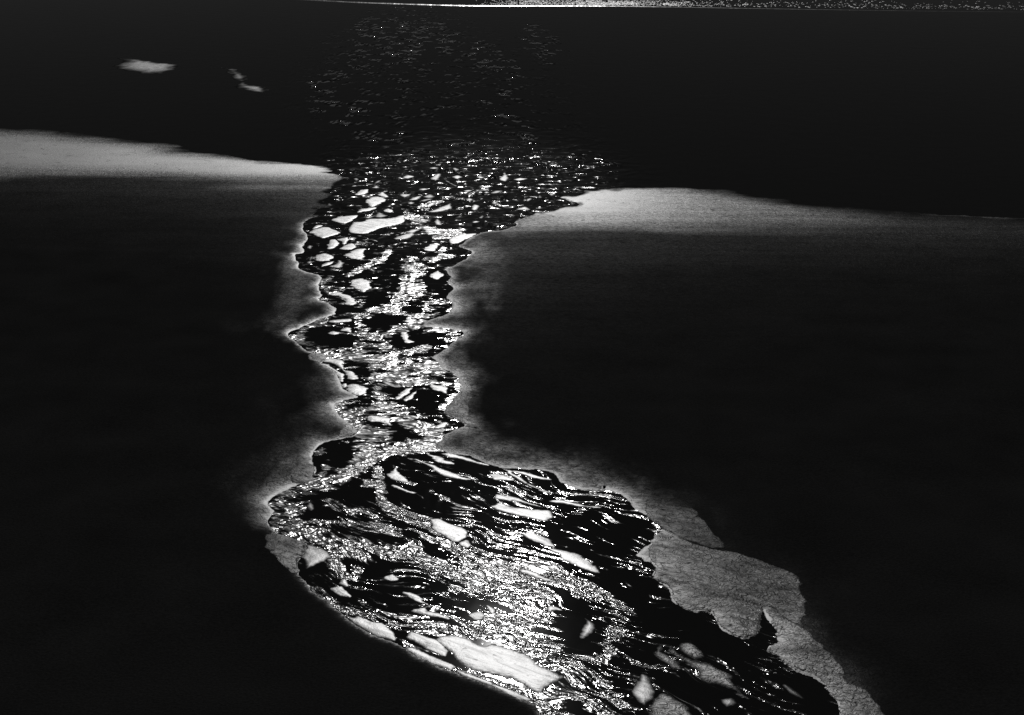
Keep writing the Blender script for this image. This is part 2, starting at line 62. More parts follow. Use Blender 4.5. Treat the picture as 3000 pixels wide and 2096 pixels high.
APRONS = [["broad grey swirled apron of wet sand along the lower right bank",0.75,[[7.08,58.77],[7.94,57.53],[9.04,56.64],[10.12,56.28],[10.97,55.78],[11.64,55.1],[12.29,54.43],[12.35,53.39],[12.25,52.38],[12.21,51.52],[11.98,50.8],[11.71,50.33],[11.31,50.8],[11.0,51.46],[10.55,51.76],[10.44,51.64],[10.07,50.16],[9.63,49.47],[9.31,49.31],[8.81,49.82],[8.5,50.59],[8.35,51.42],[7.4,51.54],[7.25,51.86],[6.89,52.44],[6.75,53.49],[6.35,54.14],[6.17,54.56],[6.48,55.37],[6.17,55.98],[6.17,56.76],[6.55,57.91]]],["dark upper lobe of damp sand above the broad swirled apron",0.36,[[6.65,61.95],[7.44,61.25],[8.52,60.75],[9.06,59.41],[9.36,58.06],[9.58,56.93],[9.07,56.9],[7.97,57.79],[7.19,58.86],[6.48,60.15]]],["rough crumpled apron of wet sand leading to the bottom right edge",0.9,[[10.66,51.64],[10.96,51.28],[11.28,50.63],[11.66,50.1],[12.01,49.42],[12.21,48.64],[12.63,47.88],[12.68,47.03],[12.76,46.11],[13.24,45.51],[13.51,44.54],[13.51,43.24],[12.31,43.15],[12.07,44.07],[12.14,44.68],[12.05,45.26],[11.96,46.05],[11.78,46.38],[11.5,46.7],[11.04,47.0],[10.64,47.61],[10.54,48.03],[10.18,48.44],[10.39,48.81],[10.76,49.17],[10.78,49.64],[10.92,49.84],[10.71,50.33]]],["grey shoulder of wet sand on the bank left of the arrowhead",0.5,[[-11.41,58.25],[-11.07,58.56],[-10.34,58.14],[-9.58,57.53],[-9.46,56.32],[-9.62,56.03],[-9.56,55.26],[-9.4,54.62],[-10.09,55.26],[-10.72,56.32],[-11.21,57.32]]],["grey triangular wedge of wet sand at the left bank narrows",0.8,[[-9.05,71.61],[-8.49,70.66],[-8.58,70.11],[-9.01,69.94],[-9.45,69.65],[-9.3,70.51]]],["small grey ledge of sand on left bank above the split shelf",0.6,[[-12.67,83.16],[-12.1,83.03],[-11.74,82.89],[-11.65,82.32],[-11.82,81.61],[-12.17,81.61],[-12.62,82.02]]],["grey speckled tab of wet sand on right bank by the pointed spit",0.55,[[-3.73,73.92],[-3.48,74.87],[-3.19,75.92],[-2.88,76.58],[-2.55,75.92],[-2.27,75.35],[-2.57,74.39],[-2.47,73.14],[-2.47,72.08],[-1.66,70.75],[-2.24,71.04],[-2.6,71.6],[-3.08,72.35],[-3.73,73.22]]],["grey lobe of damp sand on left bank above the wide ribbon",0.45,[[-11.2,64.99],[-11.15,65.75],[-10.77,66.07],[-10.34,66.27],[-10.13,65.86],[-10.08,65.27],[-10.19,64.15],[-10.69,63.98],[-10.99,63.88]]]]
WETS = [[[[-16.47,102.36],[-15.8,96.68],[-15.51,91.53]],60,0.26],[[[-2.37,106.07],[-0.27,103.57],[-1.55,97.77]],80,0.42],[[[-3.43,82.59],[-2.75,78.68]],35,0.26],[[[-11.62,65.85],[-12.02,62.68],[-11.83,60.24]],45,0.32],[[[-2.09,68.7],[0.05,68.11],[3.43,64.76],[5.92,62.18]],40,0.4],[[[-4.21,91.53],[-3.05,93.53]],45,0.22],[[[-14.18,74.4],[-12.05,68.7]],50,0.04],[[[0.07,111.42],[5.95,120.41]],60,0.4],[[[-11.73,77.94],[-10.41,74.74]],40,0.08],[[[7.09,60.71],[8.56,58.85]],40,0.12]]
RIBS = [[[[-9.24,118.88],[-8.16,116.41],[-6.85,113.45],[-5.67,112.02],[-4.22,112.59]],12,1],[[[-6.2,110.9],[-5.39,110.62]],10,0.9],[[[-9.72,107.66],[-9.9,104.83],[-10.75,103.59],[-11.29,102.14],[-12.13,100.49]],9,1],[[[-13.44,99.8],[-13.8,98.44],[-13.34,96.89]],10,0.9],[[[-8.04,103.84],[-6.86,101.43],[-7.74,99.57],[-6.8,97.33],[-7.79,95.82],[-7.97,93.12]],22,1],[[[-11.19,94.76],[-10.43,93.52]],9,0.9],[[[-5.47,107.66],[-5.7,105.08],[-4.67,105.33]],8,0.9],[[[-6.71,104.58],[-6.01,104.33]],8,0.9],[[[-13.35,111.74],[-12.81,110.07]],7,0.9],[[[-8.01,121.46],[-7.13,122.78],[-6.22,123.79]],6,1],[[[-3.81,126.03],[-3.02,127.63],[-2.3,128.72]],6,1],[[[-12.39,109.53],[-10.74,109.53]],8,0.55],[[[-9.87,109.53],[-8.0,109.53]],8,0.55],[[[-8.07,95.31],[-8.03,92.9],[-9.25,91.97],[-10.39,90.61],[-10.21,88.84],[-9.54,87.56],[-9.08,86.31]],13,1],[[[-8.17,91.97],[-7.02,90.83],[-5.86,90.39],[-6.05,88.84],[-7.84,87.77]],11,1],[[[-5.92,93.85],[-4.46,93.85],[-4.19,92.44]],7,0.8],[[[-12.71,89.94],[-13.4,88.84],[-13.87,86.72],[-13.63,85.09],[-12.73,83.8],[-11.37,82.93],[-10.02,82.55],[-8.67,81.98],[-7.03,81.61],[-5.75,81.8],[-4.69,81.05],[-4.43,79.78],[-4.93,78.54],[-6.16,78.37],[-7.39,78.2],[-7.93,77.34],[-7.78,75.68],[-7.17,74.07],[-6.36,72.83],[-5.11,71.48],[-4.02,70.17],[-3.96,69.04],[-4.93,68.49],[-6.53,67.81]],15,1],[[[-9.97,87.14],[-9.11,86.72],[-8.23,86.72]],15,1],[[[-9.94,84.89],[-8.06,84.69]],10,1],[[[-9.18,83.9],[-6.52,83.51]],9,0.9],[[[-8.25,80.87],[-6.31,80.5],[-5.0,79.78]],22,1],[[[-8.09,79.07],[-6.2,78.89]],22,1],[[[-6.27,83.71],[-5.37,84.2]],8,1],[[[-10.78,83.51],[-8.46,83.16],[-6.47,82.89]],11,0.9],[[[-3.16,77.85],[-3.12,76.5],[-3.54,75.03],[-3.92,74.23]],12,0.9],[[[-7.86,76.5],[-7.49,74.39],[-6.39,73.14],[-4.81,71.19],[-3.99,69.6]],24,1],[[[-5.05,88.2],[-3.71,87.35]],8,0.9],[[[-3.59,85.9],[-4.21,84.69]],8,0.8],[[[-10.04,74.39],[-9.58,72.99],[-8.9,72.08],[-8.18,71.19],[-7.6,70.46],[-6.68,69.6]],18,1],[[[-9.36,73.6],[-8.54,73.6],[-7.65,74.23]],8,1],[[[-4.12,68.95],[-5.47,68.4],[-6.53,67.86],[-7.27,66.92],[-7.97,65.88],[-8.64,64.74],[-9.57,63.76],[-10.76,63.04],[-11.38,62.1],[-11.14,60.51],[-10.72,59.41],[-9.64,58.67],[-8.58,57.94],[-8.03,57.32],[-7.3,57.12],[-6.1,56.92],[-4.65,56.52],[-3.67,55.74],[-2.72,55.16],[-1.79,54.69],[-0.89,54.22]],24,1],[[[-8.01,68.95],[-7.38,68.13],[-7.56,67.19],[-7.98,66.01]],26,1],[[[-7.25,64.0],[-6.76,64.25]],14,1],[[[-10.22,67.59],[-10.07,68.13]],10,0.7],[[[-9.62,66.27],[-9.61,65.37]],14,0.9],[[[-6.89,65.75],[-6.65,64.25],[-6.38,62.33],[-6.05,61.41],[-5.18,60.51],[-4.13,59.63],[-3.59,58.56],[-2.82,57.42],[-1.84,56.52],[-1.13,55.83]],15,1],[[[-9.06,61.75],[-7.97,61.07],[-6.95,60.84],[-6.07,59.31],[-5.28,58.56]],12,0.9],[[[-10.13,59.41],[-8.82,59.85],[-7.31,59.52],[-6.06,59.2]],12,0.75],[[[-10.19,60.84],[-10.87,61.41]],20,0.9],[[[-8.04,56.62],[-7.83,55.64]],22,1],[[[-6.56,56.82],[-5.66,57.32]],14,0.9],[[[-2.72,61.07],[-1.95,60.51],[-1.93,59.63]],12,0.6],[[[-2.4,59.2],[-1.41,58.56]],10,0.6],[[[-4.09,58.06],[-3.01,57.28],[-1.71,56.52],[-0.68,55.67],[0.57,55.04],[1.8,54.33],[2.76,53.83],[3.73,52.86]],17,1],[[[-1.7,56.3],[-0.92,55.15],[0.07,54.03],[0.8,53.24],[1.41,52.47]],22,1],[[[-1.6,58.62],[-0.44,58.06],[0.33,57.83]],10,0.7],[[[-2.6,53.34],[-1.39,53.44]],10,1],[[[-0.48,63.65],[0.36,63.52]],8,0.6],[[[2.52,64.18],[3.1,63.13]],8,0.6],[[[4.35,59.9],[4.86,59.55]],8,0.6],[[[3.98,62.87],[4.78,62.36]],10,0.7],[[[-1.52,55.84],[-0.46,55.29],[0.58,54.11],[1.39,52.97],[1.41,51.97]],22,1],[[[1.13,55.95],[2.17,55.07],[3.15,53.69],[3.87,52.97],[4.31,51.97],[4.49,51.01],[4.17,49.88],[3.96,48.97]],22,0.75],[[[-0.19,52.47],[0.56,51.01],[0.93,49.61],[1.48,48.8]],38,0.85],[[[0.81,51.39],[1.32,50.07]],34,0.8],[[[0.91,48.44],[1.69,47.75],[2.86,47.75],[3.8,47.84]],14,0.95],[[[2.35,46.74],[2.99,45.76],[3.5,44.67],[3.75,43.83]],55,0.8],[[[3.84,52.47],[4.77,51.39]],20,0.6],[[[0.94,44.74],[1.2,44.21],[1.54,43.91]],45,1],[[[5.54,49.52],[6.11,49.52]],8,0.5],[[[-4.93,50.53],[-3.45,50.25],[-1.98,49.88],[-0.52,49.52],[0.43,48.62]],16,1],[[[-5.72,51.2],[-4.96,51.01],[-3.48,50.91]],10,1],[[[-8.74,53.8],[-7.94,52.77],[-7.43,51.88],[-6.77,51.29],[-5.72,51.2]],12,0.75],[[[-2.7,53.28],[-1.58,53.28],[-0.56,53.49],[-0.05,52.57]],9,0.9],[[[-4.4,48.71],[-3.57,48.27],[-2.85,48.01]],8,0.7],[[[-1.88,46.99],[-0.49,46.17],[0.41,45.68]],12,0.75],[[[-8.1,56.63],[-7.81,55.07],[-6.83,54.75]],20,0.9],[[[-1.28,51.39],[-0.29,51.01]],12,0.9],[[[-1.11,50.63],[-0.18,49.88],[0.63,48.71]],30,1],[[[-2.35,47.07],[-1.18,46.49],[-0.04,45.76],[0.5,45.37]],14,1]]
POOLS = [[[[-10.07,90.16],[-7.89,89.28]],28,0],[[[-12.74,85.9],[-10.68,85.49]],28,0],[[[-7.56,85.09],[-5.31,85.49]],28,0.05],[[[-7.25,76.5],[-5.37,75.68],[-4.72,74.71]],30,0.08],[[[-9.82,94.33],[-9.09,94.33]],25,0.15],[[[-9.64,68.68],[-8.38,67.19]],28,0.06],[[[-7.54,64.74],[-6.88,62.8],[-8.93,62.8]],22,0.02],[[[-5.79,61.98],[-4.02,61.98],[-2.8,63.16]],36,0.12],[[[-6.09,62.56],[-4.6,63.16]],30,0.08],[[[-6.4,55.16],[-4.83,55.74]],20,0.0],[[[1.93,50.82],[2.64,51.39],[2.52,48.62],[3.35,48.27]],45,0.05],[[[5.06,51.97],[5.92,50.53],[7.33,50.07]],60,0.06],[[[7.82,50.07],[8.83,48.71]],60,0.03],[[[5.95,46.17],[7.21,45.37],[7.8,44.74]],45,0.05],[[[2.72,59.2],[4.76,58.06],[5.63,59.2]],50,0.08],[[[-2.83,66.38],[-1.36,65.68]],16,0],[[[1.78,64.18],[1.22,64.45]],10,0],[[[-2.56,52.47],[-0.8,52.17]],14,0.1],[[[10.73,45.51],[11.37,44.54]],45,0.03],[[[-8.43,79.42],[-9.56,81.24]],18,0.12],[[[-1.47,57.39],[0.07,56.84]],14,0.12]]
SEAG = [[[[-24.74,247.41],[-11.36,238.22],[-18.56,221.66]],35,0.8],[[[-22.73,210.62],[-21.57,225.59]],40,0.6],[[[-5.3,221.66],[-0.98,203.83],[0.0,188.53]],35,0.65],[[[-26.21,194.38],[-22.33,170.45],[-17.96,168.13]],25,0.75],[[[-14.76,191.41],[-13.88,168.13]],16,0.6],[[[3.41,238.22],[6.36,221.66]],30,0.45],[[[-2.97,175.27],[0.77,157.37],[2.59,151.51]],16,0.9],[[[-6.22,149.65],[-2.86,146.05],[0.0,139.31]],12,0.9],[[[2.4,139.31],[10.39,140.94]],14,0.5],[[[-13.27,155.37],[-10.98,149.65]],14,0.8],[[[-19.03,159.42],[-14.64,149.65]],12,0.6],[[[-7.49,153.42],[-6.67,151.51]],12,0.8],[[[5.97,134.63],[10.39,140.94]],8,0.8],[[[-19.53,233.86],[-8.17,168.13],[-1.81,147.83]],170,0.22],[[[-14.64,149.65],[-3.58,146.05]],60,0.35]]
MOUTH = [[-17.31,140.94],[-8.38,136.16],[0.0,131.66]]
SWASH = [["bright patch of swash with combed upper edge off the left shore",[[-57.53,203.83],[-57.59,210.62],[-59.09,213.46],[-56.28,213.46],[-51.87,209.92],[-48.66,206.83],[-48.37,201.23],[-49.7,198.68],[-52.73,199.31]]],["torn pale scrap of swash right of the combed patch offshore",[[-42.3,204.82],[-38.87,202.19],[-36.69,195.9],[-34.79,188.53],[-32.96,187.12],[-31.31,181.67],[-33.29,182.47],[-36.58,187.12],[-37.46,191.41],[-39.97,199.0]]]]
SURF = [[-45.4,300.23],[-38.59,296.81],[-31.23,293.46],[-20.6,290.19],[-10.21,287.62],[0.0,286.99],[13.59,286.99],[27.06,285.72],[53.32,281.39],[78.99,277.77],[98.13,276.0],[116.8,273.66]]
STONE = [4.6,63.56]

rng = np.random.default_rng(7)
random.seed(7)
C = scene.collection

# ------------------------------------------------------------------ helpers
def tag(o, label=None, cat=None, group=None, kind=None):
    if label: o["label"] = label
    if cat: o["category"] = cat
    if group: o["group"] = group
    if kind: o["kind"] = kind
    return o


def mesh_object(name, verts, faces, mat, attrs=None, parent=None, smooth=True):
    me = bpy.data.meshes.new(name)
    v = np.asarray(verts, dtype=np.float32)
    f = np.asarray(faces, dtype=np.int32)
    n = f.shape[1]
    me.vertices.add(len(v)); me.vertices.foreach_set("co", v.ravel())
    me.loops.add(f.size); me.loops.foreach_set("vertex_index", f.ravel())
    me.polygons.add(len(f))
    me.polygons.foreach_set("loop_start", np.arange(len(f), dtype=np.int32) * n)
    me.polygons.foreach_set("loop_total", np.full(len(f), n, dtype=np.int32))
    if smooth:
        me.polygons.foreach_set("use_smooth", np.ones(len(f), dtype=bool))
    for k, a in (attrs or {}).items():
        at = me.attributes.new(k, 'FLOAT', 'POINT')
        at.data.foreach_set("value", np.asarray(a, dtype=np.float32).ravel())
    me.update(calc_edges=True)
    me.materials.append(mat)
    o = bpy.data.objects.new(name, me)
    C.objects.link(o)
    o.parent = parent
    return o


def spline(pts, k=4, closed=True):
    """Centripetal-like smooth curve through pts (Catmull-Rom, k steps per span)."""
    p = np.array(pts, dtype=float); n = len(p); out = []
    for i in range(n if closed else n - 1):
        if closed:
            a, b, c, d = p[i - 1], p[i], p[(i + 1) % n], p[(i + 2) % n]
        else:
            a, b, c, d = p[max(i - 1, 0)], p[i], p[i + 1], p[min(i + 2, n - 1)]
        for t in np.arange(k) / k:
            cr = 0.5 * ((2 * b) + (c - a) * t + (2 * a - 5 * b + 4 * c - d) * t * t + (3 * b - a - 3 * c + d) * t ** 3)
            out.append(0.6 * cr + 0.4 * (b + (c - b) * t))
    if not closed: out.append(p[-1])
    return np.array(out)


def seg_dist(px, py, line, closed, ky=1.0):
    a = np.array(line, dtype=float)
    if closed: b = np.roll(a, -1, 0)
    else: a, b = a[:-1], a[1:]
    best = np.full(px.shape, 1e9)
    for (x0, y0), (x1, y1) in zip(a, b):
        dx, dy = x1 - x0, (y1 - y0) * ky
        L = dx * dx + dy * dy + 1e-12
        qx, qy = px - x0, (py - y0) * ky
        t = np.clip((qx * dx + qy * dy) / L, 0, 1)
        np.minimum(best, (qx - t * dx) ** 2 + (qy - t * dy) ** 2, out=best)
    return np.sqrt(best)


def inside(px, py, poly):
    r = np.zeros(px.shape, dtype=bool)
    q = np.array(poly); s = np.roll(q, -1, 0)
    for (x0, y0), (x1, y1) in zip(q, s):
        if y0 == y1: continue
        c = ((y0 > py) != (y1 > py)) & (px < (x1 - x0) * (py - y0) / (y1 - y0) + x0)
        r ^= c
    return r


_perm = rng.permutation(512)
_grad = rng.uniform(-1, 1, 1024)
def vnoise(x, y):
    """Smooth value noise, about -1..1."""
    xi, yi = np.floor(x).astype(int), np.floor(y).astype(int)
    fx, fy = x - xi, y - yi
    fx, fy = fx * fx * fx * (fx * (fx * 6 - 15) + 10), fy * fy * fy * (fy * (fy * 6 - 15) + 10)
    def h(i, j): return _grad[(_perm[i & 511] + _perm[(j * 7 + 13) & 511] * 3) & 1023]
    a, b, c, d = h(xi, yi), h(xi + 1, yi), h(xi, yi + 1), h(xi + 1, yi + 1)
    return (a * (1 - fx) + b * fx) * (1 - fy) + (c * (1 - fx) + d * fx) * fy


def fbm(x, y, n=3):
    s, a = 0, 1.0
    for i in range(n):
        s = s + a * vnoise(x * 2 ** i + 17.3 * i, y * 2 ** i - 9.1 * i); a *= 0.5
    return s


def sstep(a, b, x):
    t = np.clip((x - a) / (b - a), 0, 1)
    return t * t * (3 - 2 * t)


# ------------------------------------------------------------------ materials
def nodes_of(name):
    m = bpy.data.materials.new(name); m.use_nodes = True
    nt = m.node_tree; nt.nodes.clear()
    out = nt.nodes.new("ShaderNodeOutputMaterial")
    return m, nt, out


class NT:
    def __init__(self, nt): self.nt = nt
    def n(self, t, **kw):
        x = self.nt.nodes.new(t)
        for k, v in kw.items(): setattr(x, k, v)
        return x
    def put(self, sock, v):
        if hasattr(v, "is_output") or isinstance(v, bpy.types.NodeSocket): self.nt.links.new(v, sock)
        else: sock.default_value = v
    def math(self, op, a, b=0.0, c=0.0, clamp=False):
        x = self.n("ShaderNodeMath", operation=op, use_clamp=clamp)
        for i, v in enumerate((a, b, c)): self.put(x.inputs[i], v)
        return x.outputs[0]
    def ramp(self, v, a, b, c=0.0, d=1.0, smooth=True):
        x = self.n("ShaderNodeMapRange", interpolation_type='SMOOTHSTEP' if smooth else 'LINEAR')
        for i, q in enumerate((v, a, b, c, d)): self.put(x.inputs[i], q)
        return x.outputs[0]
    def attr(self, name):
        return self.n("ShaderNodeAttribute", attribute_name=name).outputs["Fac"]
    def coords(self, sx=1, sy=1, sz=1, rot=0.0, warp=0.0):
        g = self.n("ShaderNodeNewGeometry")
        pos = g.outputs["Position"]
        if warp:                                    # eddies bend the streaks
            w = self.n("ShaderNodeTexNoise")
            w.inputs["Scale"].default_value = 0.22; w.inputs["Detail"].default_value = 1.5
            self.nt.links.new(pos, w.inputs["Vector"])
            a = self.n("ShaderNodeVectorMath", operation='MULTIPLY_ADD')
            self.nt.links.new(w.outputs["Color"], a.inputs[0])
            a.inputs[1].default_value = (warp, warp, 0)
            self.nt.links.new(pos, a.inputs[2])
            pos = a.outputs[0]
        r = self.n("ShaderNodeMapping")            # turn first, then stretch along the turned axes
        r.inputs["Rotation"].default_value = (0, 0, rot)
        m = self.n("ShaderNodeMapping")
        m.inputs["Scale"].default_value = (sx, sy, sz)
        self.nt.links.new(pos, r.inputs["Vector"])
        self.nt.links.new(r.outputs[0], m.inputs["Vector"])
        return m.outputs[0]
    def blend(self, f, a, b):
        x = self.n("ShaderNodeMix", data_type='FLOAT')
        self.put(x.inputs[0], f); self.put(x.inputs[2], a); self.put(x.inputs[3], b)
        return x.outputs[0]
    def noise(self, vec, scale=1.0, detail=2.0, rough=0.5, dist=0.0):
        x = self.n("ShaderNodeTexNoise")
        self.nt.links.new(vec, x.inputs["Vector"])
        x.inputs["Scale"].default_value = scale; x.inputs["Detail"].default_value = detail
        x.inputs["Roughness"].default_value = rough; x.inputs["Distortion"].default_value = dist
        return x.outputs["Fac"]
    def bump(self, height, dist, normal=None):
        x = self.n("ShaderNodeBump")
        x.inputs["Strength"].default_value = 1.0
        self.put(x.inputs["Distance"], dist)
        self.put(x.inputs["Height"], height)
        if normal is not None: self.nt.links.new(normal, x.inputs["Normal"])
        return x.outputs[0]
    def grey(self, v):
        x = self.n("ShaderNodeCombineColor")
        for i in range(3): self.put(x.inputs[i], v)
        return x.outputs[0]
    def pbr(self, col, rough, ior, spec=0.5, normal=None):
        p = self.n("ShaderNodeBsdfPrincipled")
        self.put(p.inputs["Base Color"], col); self.put(p.inputs["Roughness"], rough)
        p.inputs["IOR"].default_value = ior; p.inputs["Specular IOR Level"].default_value = spec
        if normal is not None: self.nt.links.new(normal, p.inputs["Normal"])
        return p.outputs[0]
    def mix(self, f, a, b):
        x = self.n("ShaderNodeMixShader")
        self.put(x.inputs[0], f); self.nt.links.new(a, x.inputs[1]); self.nt.links.new(b, x.inputs[2])
        return x.outputs[0]


def sand_material(name, gloss_rough=0.58, ior=1.5, film=1.0, fine=0.012, swirl=0.0, fleck=0.0, streak=0.0, crack=0.0, calm=False, vein=0.0, mottle=0.0):
    """Dark volcanic sand; the attribute 'wet' says how much of the surface carries a film of water."""
    m, nt, out = nodes_of(name); t = NT(nt)
    p = t.coords()
    grain = t.noise(p, 9.0, 4.0, 0.65)
    broad = t.noise(p, 0.25, 3.0, 0.5)
    col = t.math('ADD', t.math('MULTIPLY', grain, 0.011), t.math('MULTIPLY', broad, 0.006))
    dry = t.pbr(t.grey(col), 1.0, 1.3, 0.0, t.bump(grain, 0.03))
    wet = t.attr("wet")
    h = t.math('MULTIPLY', t.noise(p, 5.0, 3.0, 0.6), fine * 2)
    h = t.math('ADD', h, t.math('MULTIPLY', t.noise(p, 18.0, 2.0, 0.6), fine))
    if swirl:
        s = t.noise(t.coords(0.9, 1.2, 1.0, 0.5), 2.6, 2.0, 0.5, 1.2)
        s = t.math('ABSOLUTE', t.math('SUBTRACT', s, 0.5))
        h = t.math('ADD', h, t.math('MULTIPLY', s, t.math('MULTIPLY', t.ramp(wet, 0.85, 0.45, 0.15, 1.0), swirl) if calm else swirl))
    if streak:
        s1 = t.noise(t.coords(0.05, 0.9, 1.0, 0.03), 1.0, 4.0, 0.6)
        s2 = t.noise(t.coords(0.4, 0.4, 1.0), 1.0, 4.0, 0.62)
        k = t.math('ADD', t.math('MULTIPLY', t.math('SUBTRACT', s1, 0.5), 1.1), t.math('MULTIPLY', t.math('SUBTRACT', s2, 0.5), 0.9))
        fine_n = t.noise(t.coords(2.6, 4.0, 1.0, 0.3), 1.0, 4.0, 0.62, 1.0)
        k = t.math('ADD', k, t.math('MULTIPLY', t.math('SUBTRACT', fine_n, 0.5), 3.2))
        # the streaks matter where the sand is half drained, not where it is soaked
        wet = t.math('MULTIPLY', wet, t.math('ADD', 1.0, t.math('MULTIPLY', k, t.ramp(wet, 0.9, 0.2, 0.15, streak))), clamp=True)
    if crack:
        cv = t.noise(t.coords(0.30, 0.42, 1.0, 0.6), 1.0, 3.0, 0.5, 1.4)
        line = t.math('ABSOLUTE', t.math('SUBTRACT', cv, 0.5))
        gate = t.ramp(t.noise(t.coords(0.5, 0.5, 1.0), 1.0, 2.0), 0.45, 0.6)
        cut = t.math('MULTIPLY', t.ramp(line, 0.012, 0.002), gate)
        wet = t.math('MULTIPLY', wet, t.math('SUBTRACT', 1.0, t.math('MULTIPLY', cut, crack)))
    if vein:
        vn = t.noise(t.coords(0.5, 3.0, 1.0, 0.6), 1.3, 3.0, 0.6, 0.6)
        wet = t.math('MULTIPLY', wet, t.ramp(vn, 0.34, 0.56, 1.0 - vein, 1.0))
    if mottle:
        mt = t.noise(t.coords(0.35, 0.7, 1.0, 0.55), 1.0, 4.0, 0.6, 0.8)
        wet = t.math('MULTIPLY', wet, t.ramp(mt, 0.30, 0.62, 1.0 - mottle, 1.0))
    if fleck:
        f = t.noise(t.coords(0.5, 1.1, 1.0, 0.4), 4.2, 2.0, 0.5)
        wet = t.math('MULTIPLY', wet, t.ramp(f, 0.27, 0.36, 1.0 - fleck, 1.0))
    wetb = t.pbr(t.grey(t.math('MULTIPLY', col, 0.8)), gloss_rough, ior, 0.5, t.bump(h, 1.0))
    nt.links.new(t.mix(t.math('MULTIPLY', wet, film), dry, wetb), out.inputs[0])
    return m


def water_material(name):
    m, nt, out = nodes_of(name); t = NT(nt)
    rip, und, rows = t.attr("ripple"), t.attr("swell"), t.attr("rows")
    # streaky breakup of the ripples, long across the line of the current
    nearby = t.attr("slant")               # the lower stream runs slantwise, the upper one straight out
    br = t.blend(nearby, t.noise(t.coords(0.5, 1.0, 1.0, 0.06, 3.0), 1.0, 4.0, 0.6), t.noise(t.coords(0.35, 2.4, 1.0, 0.62, 4.0), 1.0, 4.0, 0.6))
    br2 = t.blend(nearby, t.noise(t.coords(1.3, 2.4, 1.0, 0.1), 1.0, 2.5, 0.55), t.noise(t.coords(0.8, 4.6, 1.0, 0.55, 4.0), 1.0, 2.5, 0.55))
    lvl = t.math('ADD', rip, t.math('ADD', t.math('MULTIPLY', t.math('SUBTRACT', br, 0.5), 2.4), t.math('MULTIPLY', t.math('SUBTRACT', br2, 0.5), 1.7)))
    amp = t.ramp(lvl, 0.42, 0.80)
    amp = t.math('MULTIPLY', amp, t.ramp(rip, 0.0, 0.12))
    hs = t.blend(nearby, t.noise(t.coords(0.5, 1.1, 1.0, 0.05, 3.5), 2.8, 1.8, 0.5, 0.7), t.noise(t.coords(0.5, 1.5, 1.0, 0.5, 4.0), 3.1, 2.4, 0.6, 0.8))
    hb = t.noise(t.coords(0.55, 0.45, 1.0, 0.2), 1.0, 1.5, 0.5, 0.4)
    hr = t.noise(t.coords(1.7, 0.42, 1.0), 1.0, 1.0, 0.5)
    gate = t.ramp(t.noise(t.coords(0.35, 0.30, 1.0), 1.0, 2.0, 0.6), 0.50, 0.60)
    nrm = t.bump(hb, t.math('MULTIPLY', und, 0.55))
    nrm = t.bump(hr, t.math('MULTIPLY', t.math('MULTIPLY', rows, gate), 1.25), nrm)
    nrm = t.bump(hs, t.math('MULTIPLY', amp, t.math('ADD', 0.13, t.math('MULTIPLY', t.attr("steep"), 0.02))), nrm)
    rough = t.math('ADD', 0.028, t.math('ADD', t.math('MULTIPLY', amp, t.math('SUBTRACT', 0.22, t.math('MULTIPLY', t.attr("steep"), 0.05))), t.math('MULTIPLY', und, 0.09)))
    nt.links.new(t.pbr((0.006, 0.006, 0.006, 1), rough, 1.33, 0.5, nrm), out.inputs[0])
    return m


M_BEACH = sand_material("beach_sand", 0.53, 1.6, 1.0, 0.006, 0.09, 0.0, 1.0, 0.55, True)
M_BAR = sand_material("wet_bar_sand", 0.44, 1.6, 1.0, 0.004, 0.010, 0.45, 0.0, 0.0, False, 0.3)
M_APRON = sand_material("wet_apron_sand", 0.53, 1.6, 1.0, 0.008, 0.11, 0.85, 0.0, 0.25, False, 0.2, 0.6)
M_CRUMPLED = sand_material("crumpled_silt", 0.53, 1.6, 1.0, 0.012, 0.14, 0.6, 0.0, 0.0, False, 0.2, 0.6)
M_WATER = water_material("running_water")

# ------------------------------------------------------------------ lie of the land
water_line = spline(WATER, 2)
# densify the outline for distance queries
dense = []
for a, b in zip(water_line, np.roll(water_line, -1, 0)):
    n = max(1, min(400, int(np.hypot(*(b - a)) / 0.12)))
    dense.append(a + (b - a) * (np.arange(n) / n)[:, None])
dense = np.concatenate(dense)
tree_ = kdtree.KDTree(len(dense))
for i, q in enumerate(dense): tree_.insert((q[0], q[1], 0), i)
tree_.balance()


def water_distance(px, py):
    """Signed distance to the water's edge, positive on land."""
    flat = np.array([tree_.find((x, y, 0))[2] for x, y in zip(px.ravel(), py.ravel())]).reshape(px.shape)
    sgn = np.where(inside(px, py, water_line), -1.0, 1.0)
    d = flat * sgn
    jag = 0.10 * fbm(px * 1.3, py * 0.9, 3) + 0.05 * vnoise(px * 6, py * 4)
    far = sstep(112, 122, py) * sstep(3, 7, np.abs(px + 5))
    lap = far * (0.9 * fbm(px * 0.06, py * 0.5, 3) + 0.5 * fbm(px * 0.5, py * 0.8, 3))
    return d + jag * np.exp(-np.abs(d) / 0.6) + lap * np.exp(-np.abs(d) / 3.0)


def land_height(d, px, py):
    up = 0.012 + 0.16 * (1 - 0.8 * sstep(112, 122, py) * sstep(3, 9, np.abs(px + 5))) * (1 - np.exp(-np.maximum(d, 0) / 1.4)) + 0.012 * np.maximum(d, 0) ** 0.5
    down = -np.minimum(0.12, 0.25 * np.maximum(-d, 0))
    h = np.where(d > 0, up - 0.012 * np.exp(-d / 0.06), down)
    return h + np.where(d > 0, (1 - np.exp(-np.maximum(d, 0) / 3)) * 0.04 * fbm(px * 0.12, py * 0.2, 2), 0)


